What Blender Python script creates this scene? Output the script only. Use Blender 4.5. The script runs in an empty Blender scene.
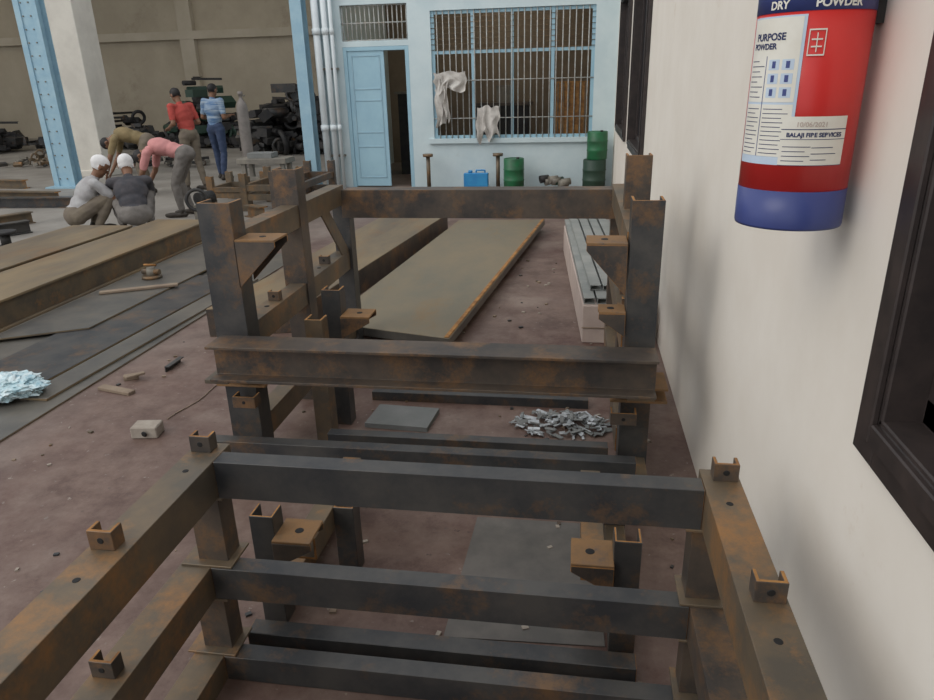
import bpy, bmesh, math, random, time
import numpy as np
from mathutils import Vector, Matrix, noise
random.seed(7)
sc = bpy.context.scene
try:
    sc.view_settings.view_transform = 'Standard'
except Exception: pass
BEVELS=[]

# ---------------------------------------------------------------- materials
def mat(name, c1, c2=None, scale=6.0, rough=0.7, metal=0.0, c3=None, s3=1.5, t3=0.55, bump=0.0, contrast=0.25, stretch=None, spec=0.4):
    m = bpy.data.materials.new(name); m.use_nodes = True
    nt = m.node_tree; b = nt.nodes['Principled BSDF']
    b.inputs['Roughness'].default_value = rough; b.inputs['Metallic'].default_value = metal
    b.inputs['Specular IOR Level'].default_value = spec
    if c2 is None:
        b.inputs['Base Color'].default_value = (*c1, 1); return m
    tc = nt.nodes.new('ShaderNodeTexCoord'); mp = nt.nodes.new('ShaderNodeMapping')
    nt.links.new(tc.outputs['Object'], mp.inputs['Vector'])
    if stretch: mp.inputs['Scale'].default_value = stretch
    n = nt.nodes.new('ShaderNodeTexNoise'); n.inputs['Scale'].default_value = scale
    n.inputs['Detail'].default_value = 8; n.inputs['Roughness'].default_value = 0.65
    nt.links.new(mp.outputs[0], n.inputs['Vector'])
    r = nt.nodes.new('ShaderNodeValToRGB')
    r.color_ramp.elements[0].position = 0.5-contrast/2; r.color_ramp.elements[1].position = 0.5+contrast/2
    r.color_ramp.elements[0].color = (*c1, 1); r.color_ramp.elements[1].color = (*c2, 1)
    nt.links.new(n.outputs['Fac'], r.inputs['Fac']); out = r.outputs['Color']
    if c3 is not None:
        n2 = nt.nodes.new('ShaderNodeTexNoise'); n2.inputs['Scale'].default_value = s3; n2.inputs['Detail'].default_value = 8
        n2.inputs['Roughness'].default_value = 0.78
        nt.links.new(mp.outputs[0], n2.inputs['Vector'])
        r2 = nt.nodes.new('ShaderNodeValToRGB')
        r2.color_ramp.elements[0].position = t3; r2.color_ramp.elements[1].position = t3+0.16
        mx = nt.nodes.new('ShaderNodeMix'); mx.data_type = 'RGBA'
        nt.links.new(n2.outputs['Fac'], r2.inputs['Fac']); nt.links.new(r2.outputs['Color'], mx.inputs[0])
        nt.links.new(out, mx.inputs[6]); mx.inputs[7].default_value = (*c3, 1); out = mx.outputs[2]
    nt.links.new(out, b.inputs['Base Color'])
    if bump > 0:
        bp = nt.nodes.new('ShaderNodeBump'); bp.inputs['Strength'].default_value = bump; bp.inputs['Distance'].default_value = 0.01
        nt.links.new(n.outputs['Fac'], bp.inputs['Height']); nt.links.new(bp.outputs[0], b.inputs['Normal'])
    return m

M_STEEL = mat('steel_mill_scale', (.042,.045,.049), (.082,.079,.074), 5, .42, .35, (.165,.098,.052), 3.4, .52, .12)
M_STEELB = mat('steel_brown_scale', (.055,.050,.047), (.112,.088,.068), 5, .45, .3, (.22,.12,.055), 3.2, .50, .12)
M_STEELR = mat('steel_rusty', (.105,.090,.070), (.18,.132,.082), 5, .45, .3, (.30,.155,.06), 3.4, .51, .15)
M_RUST = mat('rust_edge', (.42,.21,.065), (.22,.105,.04), 14, .8, .1)
M_BRK = mat('rust_plate', (.20,.12,.06), (.29,.155,.06), 12, .7, .15, (.11,.09,.075), 6, .52)
M_HOLE = mat('bolt_hole_dark', (.01,.01,.01))
M_PLATE_O = mat('plate_ochre', (.235,.175,.10), (.145,.115,.08), 3.0, .5, .2, (.22,.125,.055), 2.2, .53, .1, stretch=(1,.3,1))
M_PLATE_G = mat('plate_greyish', (.165,.150,.110), (.225,.180,.115), 2.0, .5, .2, (.24,.15,.065), 1.6, .55, .1, stretch=(1,.5,1))
M_PLATE_D = mat('plate_dark', (.085,.083,.077), (.15,.137,.115), 2.0, .42, .25, (.19,.14,.085), 1.3, .55, .1)
M_WALLR = mat('wall_cream_paint', (.79,.745,.67), (.74,.69,.61), 2.0, .8, 0, (.60,.50,.39), 1.3, .62, .05)
M_WALLB = mat('wall_pale_blue', (.58,.68,.70), (.51,.62,.65), 2.0, .8, 0, (.44,.51,.51), 1.3, .62)
M_SHED = mat('shed_beige', (.46,.405,.31), (.39,.34,.255), .6, .9, 0, (.29,.245,.18), .4, .56)
M_ROOF = mat('roof_sheet', (.10,.10,.10), (.14,.13,.12), 2, .8)
M_COLW = mat('column_white', (.66,.63,.56), (.56,.53,.47), 2, .8)
M_BEAMB = mat('beam_beige', (.49,.44,.35), (.43,.38,.29), 1, .9)
M_BLUE = mat('steel_blue_paint', (.26,.42,.52), (.32,.48,.56), 5, .5)
M_LBLUE = mat('door_light_blue', (.33,.52,.61), (.29,.47,.57), 3, .5)
M_BAR = mat('grille_paint', (.42,.46,.46), (.34,.31,.27), 20, .5)
M_PVC = mat('pvc_pipe', (.66,.72,.74), (.58,.64,.66), 4, .4)
M_WOOD = mat('dark_wood', (.026,.021,.020), (.045,.034,.031), 12, .45)
M_GLASS = mat('dark_glass', (.012,.012,.015), rough=.35, spec=.2)
M_CLOTH = mat('dirty_cloth', (.62,.60,.56), (.45,.43,.40), 8, .9)
M_BAG = mat('plastic_bag', (.38,.55,.60), (.68,.76,.77), 14, .35, c3=(.08,.26,.36), s3=9, t3=.52)
M_GREY = mat('grey_slab', (.15,.16,.155), (.20,.205,.20), 4, .7)
M_HATCH = mat('hatch_grey', (.105,.10,.092), (.155,.142,.128), 5, .6)
M_TILE = mat('galv_bar', (.26,.275,.265), (.36,.365,.345), 5, .45, .3)
M_CARD = mat('carton', (.50,.41,.36), (.42,.34,.30), 4, .8)
M_SCRAP = mat('bright_scrap', (.30,.32,.33), (.5,.52,.53), 20, .4, .6)
M_BLACK = mat('black_rubber', (.018,.018,.02), (.035,.033,.03), 8, .6)
M_GREEN = mat('green_drum', (.02,.15,.06), (.03,.10,.05), 6, .4)
M_DGREEN = mat('machine_dark_green', (.02,.05,.035), (.03,.06,.04), 6, .5)
M_CANB = mat('blue_can', (.03,.22,.50), (.04,.28,.55), 6, .35)
M_RED = mat('extinguisher_red', (.58,.035,.03), (.52,.028,.026), 3, .3)
M_NAVY = mat('extinguisher_navy', (.05,.07,.22), (.04,.055,.19), 3, .35)
M_LABEL = mat('label_white', (.74,.73,.66), (.68,.66,.58), 10, .5)
M_LABELB = mat('label_paleblue', (.52,.62,.72), (.46,.56,.68), 10, .45)
M_INK = mat('label_ink', (.02,.03,.10))
M_BRICK = mat('concrete_block', (.36,.32,.27), (.28,.24,.2), 12, .9)
M_PLANK = mat('plank', (.27,.21,.15), (.2,.15,.11), 8, .8)
M_BRASS = mat('machine_grey', (.16,.15,.13), (.24,.22,.18), 6, .6)
M_CYL = mat('gas_cylinder_paint', (.20,.18,.165), (.27,.24,.22), 6, .5)
M_ROOM = mat('room_interior', (.27,.22,.165), (.2,.16,.12), 1.5, .9)

m = bpy.data.materials.new('floor_concrete'); m.use_nodes = True
nt = m.node_tree; b = nt.nodes['Principled BSDF']; b.inputs['Roughness'].default_value = .52; b.inputs['Specular IOR Level'].default_value=.35
geo = nt.nodes.new('ShaderNodeNewGeometry'); sep = nt.nodes.new('ShaderNodeSeparateXYZ'); nt.links.new(geo.outputs['Position'], sep.inputs[0])
def ramp(node_out, p0, c0, p1, c1):
    r = nt.nodes.new('ShaderNodeValToRGB'); r.color_ramp.elements[0].position=p0; r.color_ramp.elements[1].position=p1
    r.color_ramp.elements[0].color=(*c0,1); r.color_ramp.elements[1].color=(*c1,1); nt.links.new(node_out, r.inputs[0]); return r.outputs[0]
def ns(scale, det=8, rg=.6):
    n = nt.nodes.new('ShaderNodeTexNoise'); n.inputs['Scale'].default_value=scale; n.inputs['Detail'].default_value=det; n.inputs['Roughness'].default_value=rg
    nt.links.new(geo.outputs['Position'], n.inputs['Vector']); return n.outputs['Fac']
def mixc(f, a, c):
    x = nt.nodes.new('ShaderNodeMix'); x.data_type='RGBA'; nt.links.new(f, x.inputs[0]); nt.links.new(a, x.inputs[6]); nt.links.new(c, x.inputs[7]); return x.outputs[2]
red = ramp(ns(4.2,12,.78), .40, (.100,.060,.048), .60, (.190,.130,.105))
redd = ramp(ns(1.3,10,.75), .40, (.092,.046,.037), .62, (.235,.178,.147))
red = mixc(ramp(ns(.9,8,.75), .43,(0,0,0), .58,(1,1,1)), red, redd)
spots = ramp(ns(26,5,.65), .63,(0,0,0), .68,(1,1,1))
stc = ramp(ns(2.0), .40,(.065,.044,.038), .60,(.31,.26,.22))
red = mixc(spots, red, stc)
grey = ramp(ns(1.3), .35, (.19,.175,.155), .65, (.30,.28,.25))
mt = nt.nodes.new('ShaderNodeMath'); mt.operation='MULTIPLY_ADD'; nt.links.new(sep.outputs['X'], mt.inputs[0]); mt.inputs[1].default_value=-.5; mt.inputs[2].default_value=-1.7
ad = nt.nodes.new('ShaderNodeMath'); ad.operation='ADD'; ad.use_clamp=True; nt.links.new(mt.outputs[0], ad.inputs[0]); nt.links.new(ns(.8), ad.inputs[1])
fin = mixc(ad.outputs[0], red, grey); nt.links.new(fin, b.inputs['Base Color'])
bp = nt.nodes.new('ShaderNodeBump'); bp.inputs['Strength'].default_value=.15; bp.inputs['Distance'].default_value=.01
nt.links.new(ns(25), bp.inputs['Height']); nt.links.new(bp.outputs[0], b.inputs['Normal'])
M_FLOOR = m

# ---------------------------------------------------------------- people (built first, while the scene is small)
SKIN=mat('skin_brown',(.22,.11,.065),(.18,.09,.05),8,.55); HAIR=mat('hair_black',(.012,.01,.01),rough=.6)
EYEW=mat('eye_white',(.6,.57,.52),rough=.3); LIP=mat('lips',(.18,.06,.05),rough=.5); SHOE=mat('shoe_dark',(.03,.025,.02),(.05,.04,.03),8,.6)
def ico(sub):
    bm=bmesh.new(); bmesh.ops.create_icosphere(bm,subdivisions=sub,radius=1); bm.verts.ensure_lookup_table()
    v=np.array([q.co[:] for q in bm.verts]); f=np.array([[q.index for q in p.verts] for p in bm.faces]); bm.free(); return v,f
I2=ico(2); I3=ico(3)
def person(name,J,loc,ang,shirt,pants,cap=None,sleeve='short',scale=1.0,look=(0,1,0),barefoot=False):
    VV=[];FF=[];cnt=[0]; bones=[]
    V=lambda p:Vector(p)
    def put(tpl,A,c):
        v=tpl[0]@np.array(A).T+np.array(c); VV.append(v); FF.append(tpl[1]+cnt[0]); cnt[0]+=len(v)
    def sph(c,r,s=(1,1,1),B=None):
        A=Matrix.Diagonal((r*s[0],r*s[1],r*s[2]))
        if B: A=B@A
        put(I3,[list(q) for q in A],c[:])
    def bone(a,c,ra,rc,tag):
        a=V(a);c=V(c); bones.append((a,c,ra,rc,tag)); n=max(2,int((c-a).length/(min(ra,rc)*.4)))
        n=min(n,14)
        for i in range(n+1):
            t=i/n; r=ra+(rc-ra)*t; put(I2,np.eye(3)*r,a.lerp(c,t)[:])
    pel=V(J['pel']); ch=V(J['chest']); nk=V(J['neck']); hd=V(J['head'])
    spine=(ch-pel).normalized(); rt_=Vector((1,0,0))
    Bt=Matrix((rt_,spine.cross(rt_),spine)).transposed()
    sph(pel,.15,(1.08,.74,.85),Bt); bones.append((pel-rt_*.06,pel+rt_*.06,.12,.12,'pants'))
    mid=pel.lerp(ch,.5); sph(mid,.15,(.98,.68,1.1),Bt); bones.append((pel+spine*.12,ch,.14,.16,'shirt'))
    sph(ch,.17,(1.06,.68,1.05),Bt); sph(ch.lerp(nk,.45),.14,(1.15,.62,.6),Bt)
    bone(ch.lerp(nk,.7),nk,.06,.05,'shirt'); bone(nk,hd-(hd-nk)*.25,.05,.047,'skin')
    for sd,k in ((-1,'L'),(1,'R')):
        sh,el,wr=V(J['sh'+k]),V(J['el'+k]),V(J['wr'+k]); hp,kn,an=V(J['hip'+k]),V(J['kn'+k]),V(J['an'+k])
        bone(ch.lerp(nk,.6)+rt_*sd*.05,sh,.06,.062,'shirt')
        m_=sh.lerp(el,.7); bone(sh,m_,.060,.052,'shirt'); bone(m_,el,.044,.040,'skin' if sleeve=='short' else 'shirt')
        bone(el,wr,.040,.026,'skin' if sleeve!='long' else 'shirt')
        d=(wr-el).normalized(); sid=d.orthogonal().normalized()
        q=Vector((1,0,0))-d*d.x
        if q.length>.2: sid=q.normalized()
        nrm=d.cross(sid).normalized()
        Bh=Matrix((sid,nrm,d)).transposed()
        pc=wr+d*.055; sph(pc,.05,(.80,.34,1.0),Bh); bones.append((wr+d*.02,wr+d*.09,.035,.03,'skin'))
        for f in range(4):
            L=(.068,.078,.073,.056)[f]; off=(f-1.5)*.0225; b0=pc+d*.035+sid*off; b1=b0+d*L*.5+sid*off*.15+nrm*.006; b2=b1+d*L*.38+nrm*.022
            bone(b0,b1,.0095,.009,'skin'); bone(b1,b2,.009,.0078,'skin')
        t0=wr+d*.03-sid*sd*.03; t1=t0+d*.035-sid*sd*.028; t2=t1+d*.03-sid*sd*.004; bone(t0,t1,.012,.011,'skin'); bone(t1,t2,.0105,.009,'skin')
        bone(pel.lerp(hp,.5),hp,.1,.095,'pants'); bone(hp,kn,.092,.062,'pants'); bone(kn,kn.lerp(an,.4),.062,.060,'pants'); bone(kn.lerp(an,.4),an+(kn-an).normalized()*.05,.060,.048,'pants')
        bone(an+(kn-an).normalized()*.04,an,.036,.038,'skin' if barefoot else 'shoe')
        tf=V(J.get('toe'+k,an+Vector((0,.17,0)))); tf.z=an.z-.045
        hl=Vector((an.x,an.y-.03,an.z-.04)); bone(hl,tf,.038,.034,'shoe'); bone(tf,tf+Vector((0,.05,-.004)),.034,.026,'shoe')
    hu=(hd-nk).normalized(); lk=V(look); hf=(lk-hu*lk.dot(hu)).normalized(); hr=hf.cross(hu); Bq=Matrix((hr,hf,hu)).transposed()
    sph(hd+hu*.03,.1,(.77,.95,.90),Bq); sph(hd-hu*.035+hf*.022,.075,(.80,.86,.95),Bq); sph(hd-hu*.088+hf*.05,.028,(1.0,.8,.7),Bq)
    sph(hd-hu*.012+hf*.098,.016,(.75,1.0,1.4),Bq); sph(hd-hu*.027+hf*.106,.013,(1.1,.9,.8),Bq)
    for s in (-1,1): sph(hd-hu*.008+hr*s*.080-hf*.005,.03,(.3,.62,1.0),Bq)
    sph(hd+hu*.02+hf*.088,.02,(2.2,.5,.35),Bq)
    if cap: sph(hd+hu*.05-hf*.006,.1,(.84,1.02,.86),Bq)
    va=np.concatenate(VV); fa=np.concatenate(FF)
    me=bpy.data.meshes.new('tmp'); me.vertices.add(len(va)); me.vertices.foreach_set('co',va.ravel())
    me.loops.add(len(fa)*3); me.loops.foreach_set('vertex_index',fa.ravel().astype(np.int32)); me.polygons.add(len(fa))
    me.polygons.foreach_set('loop_start',np.arange(0,len(fa)*3,3,dtype=np.int32)); me.update(calc_edges=True)
    o=bpy.data.objects.new('tmp',me); sc.collection.objects.link(o)
    rm=o.modifiers.new('r','REMESH'); rm.mode='VOXEL'; rm.voxel_size=.0075; sm=o.modifiers.new('s','SMOOTH'); sm.factor=.5; sm.iterations=3
    dg=bpy.context.evaluated_depsgraph_get(); me2=bpy.data.meshes.new_from_object(o.evaluated_get(dg)); bpy.data.objects.remove(o)
    tags=['skin','shirt','pants','shoe','hair']
    me2.materials.clear()
    for m_ in (SKIN,shirt,pants,SHOE,cap or HAIR): me2.materials.append(m_)
    N=len(me2.polygons); pc_=np.empty(N*3); me2.polygons.foreach_get('center',pc_); pc_=pc_.reshape(-1,3)
    best=np.full(N,9.0); tg=np.zeros(N,dtype=np.int32)
    for a,b_,ra,rb,t_ in bones:
        a_n=np.array(a[:]); ab=np.array(b_[:])-a_n; L2=max(1e-9,ab@ab); t=np.clip((pc_-a_n)@ab/L2,0,1)
        dd=np.linalg.norm(pc_-(a_n+t[:,None]*ab),axis=1)-(ra+(rb-ra)*t); k_=dd<best; best[k_]=dd[k_]; tg[k_]=tags.index(t_)
    l=pc_-np.array(hd[:]); lx,ly,lz=l@np.array(hr[:]),l@np.array(hf[:]),l@np.array(hu[:])
    inh=(np.linalg.norm(l,axis=1)<.16)&(lz>-.105)&(np.abs(lx)<.11)&(np.linalg.norm(pc_-np.array(nk[:]),axis=1)>.055)
    hair=((lz>.062)&(ly<.085))|((ly<0)&(lz>-.035)&(np.abs(lx)<.079))|((ly<.03)&(lz>.028))
    tg[inh]=0; tg[inh&hair]=4
    me2.polygons.foreach_set('material_index',tg); me2.polygons.foreach_set('use_smooth',np.ones(N,dtype=bool))
    wl,wr2=V(J['wrL']),V(J['wrR'])
    nv=len(me2.vertices); cos=np.empty(nv*3); me2.vertices.foreach_get('co',cos); cos=cos.reshape(-1,3)
    nos=np.empty(nv*3); me2.vertices.foreach_get('normal',nos); nos=nos.reshape(-1,3)
    D=lambda p: np.linalg.norm(cos-np.array(p[:]),axis=1)
    w_=(D(hd)>.17)&(D(wl)>.2)&(D(wr2)>.2)
    fold=(np.sin(cos[:,0]*31+np.sin(cos[:,2]*23)*1.7)*np.sin(cos[:,2]*37+cos[:,1]*19+np.sin(cos[:,0]*17)*1.5)*.6+np.sin(cos[:,1]*53+cos[:,2]*41)*.25)
    cos[w_]+=nos[w_]*(fold[w_]*.006)[:,None]
    me2.vertices.foreach_set('co',cos.ravel())
    me2.materials.append(EYEW); me2.materials.append(LIP)
    bm=bmesh.new()
    def add(c,r,s,mi):
        rr=bmesh.ops.create_icosphere(bm,subdivisions=2,radius=1,matrix=Matrix.Translation(c)@Bq.to_4x4()@Matrix.Diagonal((r*s[0],r*s[1],r*s[2],1)))
        for f in {f for v in rr['verts'] for f in v.link_faces}: f.material_index=mi; f.smooth=True
    for s in (-1,1):
        e=hd+hf*.083+hr*s*.032+hu*.004
        add(e,.0125,(1.2,.8,.7),5); add(e+hf*.008,.006,(1,.7,1),4); add(e+hf*.006+hu*.018,.016,(1.1,.35,.22),4)
    add(hd+hf*.088-hu*.056,.022,(1.1,.3,.25),6)
    bm.from_mesh(me2)
    bm.transform(Matrix.Translation(Vector(loc))@Matrix.Rotation(ang,4,'Z')@Matrix.Scale(scale,4))
    bm.to_mesh(me2); bm.free(); me2.name=name
    o=bpy.data.objects.new(name,me2); sc.collection.objects.link(o); return o
def pose_stand(bend=0.0,stride=.1):
    c,s=math.cos(bend),math.sin(bend)
    def P(x,y,z): return (x, y*c+(z-.9)*s, .9+(z-.9)*c-y*s)
    J=dict(pel=(0,0,.92),chest=P(0,.0,1.22),neck=P(0,.01,1.42),head=P(0,.035,1.545),shL=P(-.185,0,1.36),shR=P(.185,0,1.36),
      hipL=(-.09,0,.87),hipR=(.09,0,.87),knL=(-.11,stride*.5+.02,.48),knR=(.11,-stride*.3+.03,.48),anL=(-.12,stride,.08),anR=(.12,-stride,.08))
    J.update(elL=P(-.24,-.02,1.09),elR=P(.24,-.02,1.09),wrL=P(-.16,.22,1.08),wrR=P(.17,.22,1.12))
    return J
S_BLUE=mat('shirt_blue_stripe',(.06,.14,.28),(.33,.40,.46),3,.85,stretch=(1,1,9)); P_JEAN=mat('jeans',(.03,.05,.10),(.05,.07,.13),9,.85)
S_RED=mat('shirt_red',(.42,.07,.055),(.34,.05,.04),6,.85); P_KHAKI=mat('trousers_khaki',(.18,.15,.11),(.14,.115,.09),8,.9)
S_PINK=mat('shirt_pink',(.56,.26,.25),(.5,.22,.21),6,.85); S_DARK=mat('shirt_dark',(.04,.042,.05),(.07,.065,.07),8,.85)
S_WHITE=mat('shirt_greywhite',(.40,.40,.40),(.30,.29,.29),6,.85); S_YEL=mat('shirt_olive',(.24,.18,.09),(.18,.14,.07),6,.85); CAPW=mat('cap_white',(.72,.71,.70),(.6,.6,.6),8,.85)
P_GREY=mat('trousers_grey',(.13,.12,.11),(.18,.165,.15),8,.9)
person('man_standing',pose_stand(.02,.1),(-6.45,12.4,0),-.25,S_BLUE,P_JEAN,look=(0,1,-.1))
person('man_standing',pose_stand(.22,.08),(-6.2,11.0,0),1.15,S_RED,P_KHAKI,look=(0,.9,-.6),scale=.98)
def pose_bent():
    return dict(pel=(0,-.14,.84),chest=(0,.16,.93),neck=(0,.35,.90),head=(0,.45,.83),shL=(-.185,.30,.87),shR=(.185,.30,.87),elL=(-.2,.40,.61),elR=(.2,.38,.61),
     wrL=(-.12,.50,.40),wrR=(.12,.50,.38),hipL=(-.09,-.12,.80),hipR=(.09,-.12,.80),knL=(-.12,.02,.45),knR=(.12,.04,.45),anL=(-.13,-.02,.08),anR=(.13,-.06,.08))
person('man_bending',pose_bent(),(-5.15,8.72,0),1.75,S_PINK,P_GREY,look=(0,.5,-.9),scale=.96)
person('man_bending',pose_bent(),(-6.85,10.6,0),1.9,S_YEL,P_KHAKI,look=(0,.6,-.8),scale=1.0)
def pose_crouch(k=0):
    return dict(pel=(0,-.14,.23),chest=(0,.03,.47),neck=(0,.14,.62),head=(0,.20,.72),shL=(-.18,.09,.56),shR=(.18,.09,.56),elL=(-.22,.30,.40),elR=(.22,.28,.38),
     wrL=(-.10,.47,.28+k),wrR=(.10,.47,.24),hipL=(-.09,-.12,.22),hipR=(.09,-.12,.22),knL=(-.19,.24,.43),knR=(.19,.24,.43),anL=(-.14,.04,.08),anR=(.14,.04,.08))
person('man_crouching',pose_crouch(),(-5.13,7.62,0),.6,S_DARK,P_GREY,cap=CAPW,sleeve='long',look=(0,.7,-.6),scale=1.05)
person('man_crouching',pose_crouch(.05),(-5.68,7.55,0),-.8,S_WHITE,P_KHAKI,cap=CAPW,look=(0,.7,-.6),scale=1.05)

# ---------------------------------------------------------------- mesh builder
class MB:
    def __init__(s): s.bm = bmesh.new(); s.mats = []
    def mi(s, m):
        if m not in s.mats: s.mats.append(m)
        return s.mats.index(m)
    def box(s, x0,x1,y0,y1,z0,z1, m, rot=0, M=None):
        c = Vector(((x0+x1)/2,(y0+y1)/2,(z0+z1)/2))
        vs=[]
        for dz in (z0,z1):
            for dx,dy in ((x0,y0),(x1,y0),(x1,y1),(x0,y1)):
                v = Vector((dx,dy,dz))
                if rot: v = c + Matrix.Rotation(rot,3,'Z')@(v-c)
                if M: v = M@v
                vs.append(s.bm.verts.new(v))
        k = s.mi(m)
        for f in ((0,3,2,1),(4,5,6,7),(0,1,5,4),(1,2,6,5),(2,3,7,6),(3,0,4,7)):
            fc = s.bm.faces.new([vs[i] for i in f]); fc.material_index=k
    def extr(s, prof, p0, p1, up, m, capm=None):
        p0=Vector(p0); p1=Vector(p1); d=(p1-p0).normalized(); up=Vector(up)
        side=d.cross(up).normalized(); up=side.cross(d).normalized()
        a=[s.bm.verts.new(p0+side*q[0]+up*q[1]) for q in prof]
        c=[s.bm.verts.new(p1+side*q[0]+up*q[1]) for q in prof]
        k=s.mi(m); kc=s.mi(capm or m); n=len(prof)
        for i in range(n):
            f=s.bm.faces.new((a[i],a[(i+1)%n],c[(i+1)%n],c[i])); f.material_index=k
        f=s.bm.faces.new(a[::-1]); f.material_index=kc
        f=s.bm.faces.new(c); f.material_index=kc
    def cyl(s, p0, p1, r0, r1, m, n=20, smooth=True, capm=None):
        p0=Vector(p0); p1=Vector(p1); d=(p1-p0).normalized()
        u=d.orthogonal().normalized(); v=d.cross(u)
        a=[];c=[]
        for i in range(n):
            t=2*math.pi*i/n; q=u*math.cos(t)+v*math.sin(t)
            a.append(s.bm.verts.new(p0+q*r0)); c.append(s.bm.verts.new(p1+q*r1))
        k=s.mi(m)
        for i in range(n):
            f=s.bm.faces.new((a[i],a[(i+1)%n],c[(i+1)%n],c[i])); f.material_index=k; f.smooth=smooth
        kc=s.mi(capm or m)
        f=s.bm.faces.new(a[::-1]); f.material_index=kc
        f=s.bm.faces.new(c); f.material_index=kc
    def lathe(s, cx, cy, pts, m, n=32, M=None):
        k=s.mi(m) ; rings=[]
        for r,z in pts:
            rings.append([s.bm.verts.new(Vector((cx+r*math.cos(2*math.pi*i/n), cy+r*math.sin(2*math.pi*i/n), z))) for i in range(n)])
        for j in range(len(rings)-1):
            for i in range(n):
                f=s.bm.faces.new((rings[j][i],rings[j][(i+1)%n],rings[j+1][(i+1)%n],rings[j+1][i])); f.material_index=k; f.smooth=True
        f=s.bm.faces.new(rings[0][::-1]); f.material_index=k
        f=s.bm.faces.new(rings[-1]); f.material_index=k
    def torus(s, c, ax, R, r, m, n=28, k2=8):
        c=Vector(c); ax=Vector(ax).normalized(); u=ax.orthogonal().normalized(); v=ax.cross(u); k=s.mi(m); rings=[]
        for i in range(n):
            t=2*math.pi*i/n; q=u*math.cos(t)+v*math.sin(t)
            rings.append([s.bm.verts.new(c+q*(R+r*math.cos(2*math.pi*j/k2))+ax*r*math.sin(2*math.pi*j/k2)) for j in range(k2)])
        for i in range(n):
            for j in range(k2):
                f=s.bm.faces.new((rings[i][j],rings[(i+1)%n][j],rings[(i+1)%n][(j+1)%k2],rings[i][(j+1)%k2])); f.material_index=k; f.smooth=True
    def obj(s, name, bevel=0, parent=None, recalc=True):
        if recalc: bmesh.ops.recalc_face_normals(s.bm, faces=s.bm.faces)
        me=bpy.data.meshes.new(name); s.bm.to_mesh(me); s.bm.free()
        for m in s.mats: me.materials.append(m)
        o=bpy.data.objects.new(name, me); sc.collection.objects.link(o)
        if bevel: BEVELS.append((o,bevel))
        if parent: o.parent=parent
        return o

def pC(w,h,t,flip=1):
    p=[(-w/2,0),(w/2,0),(w/2,t),(-w/2+t,t),(-w/2+t,h-t),(w/2,h-t),(w/2,h),(-w/2,h)]
    return [(a*flip,c) for a,c in p]
def pL(w,h,t,flip=1):
    p=[(-w/2,0),(-w/2+t,0),(-w/2+t,h-t),(w/2,h-t),(w/2,h),(-w/2,h)]
    return [(a*flip,c) for a,c in p]
def pI(w,h,t):
    return [(-w/2,0),(w/2,0),(w/2,t),(t/2,t),(t/2,h-t),(w/2,h-t),(w/2,h),(-w/2,h),(-w/2,h-t),(-t/2,h-t),(-t/2,t),(-w/2,t)]
def post(mb,cx,cy,z0,z1,wx,wy,t,m,cap,back=False):
    mb.extr(pC(wy,wx,t,-1 if back else 1),(cx-wx/2,cy,z0),(cx-wx/2,cy,z1),(1,0,0),m,cap)
def clip(mb,cx,cy,z,w=.056,h=.045,d=.036,m=None):
    post(mb,cx,cy,z,z+h,w,d,.008,m or M_STEELB,M_RUST)
    mb.cyl((cx,cy-d/2-.0012,z+h*.5),(cx,cy-d/2+.001,z+h*.5),.0075,.0075,M_HOLE,12)
def bracket(mb,x,y,z,dirx,w=.13,d=.12,h=.12):
    x1=x+dirx*w
    mb.box(min(x,x1),max(x,x1),y-d/2,y+d/2,z-.009,z,M_BRK)
    mb.cyl((x+dirx*w*.55,y,z-.002),(x+dirx*w*.55,y,z+.0015),.014,.014,M_HOLE,14)
    for yy in (y-d/2,y+d/2-.008):
        k=mb.mi(M_STEELB)
        pts=[(x,z-.009),(x1,z-.009),(x1,z-.03),(x,z-h)]
        a=[mb.bm.verts.new((p,yy,q)) for p,q in pts]; c=[mb.bm.verts.new((p,yy+.008,q)) for p,q in pts]
        for i in range(4):
            f=mb.bm.faces.new((a[i],a[(i+1)%4],c[(i+1)%4],c[i])); f.material_index=mb.mi(M_RUST)
        for q in (a[::-1],c):
            f=mb.bm.faces.new(q); f.material_index=k

# ---------------------------------------------------------------- shell
mb=MB(); mb.box(-32,8,-6,34,-.1,0,M_FLOOR); mb.obj('floor')
def wall_holes(mb, axis, c0, c1, u0,u1,z0,z1,holes,m):
    cuts=sorted({u0,u1,*[h[0] for h in holes],*[h[1] for h in holes]})
    for a,c in zip(cuts[:-1],cuts[1:]):
        zs=[z0]
        for h in sorted(holes,key=lambda h:h[2]):
            if h[0]<=a+1e-6 and h[1]>=c-1e-6: zs+= [h[2],h[3]]
        zs.append(z1)
        for k in range(0,len(zs),2):
            if zs[k+1]-zs[k]>1e-4:
                if axis=='x': mb.box(c0,c1,a,c,zs[k],zs[k+1],m)
                else: mb.box(a,c,c0,c1,zs[k],zs[k+1],m)
WX=.55
mb=MB(); NW=(.22,1.17,1.03,2.15); FW=[(6.25,7.7,.98,2.5),(8.6,10.3,.98,2.5)]
wall_holes(mb,'x',WX,WX+.22,-3,15.2,0,3.6,[NW]+FW,M_WALLR); mb.obj('wall_right')
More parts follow.
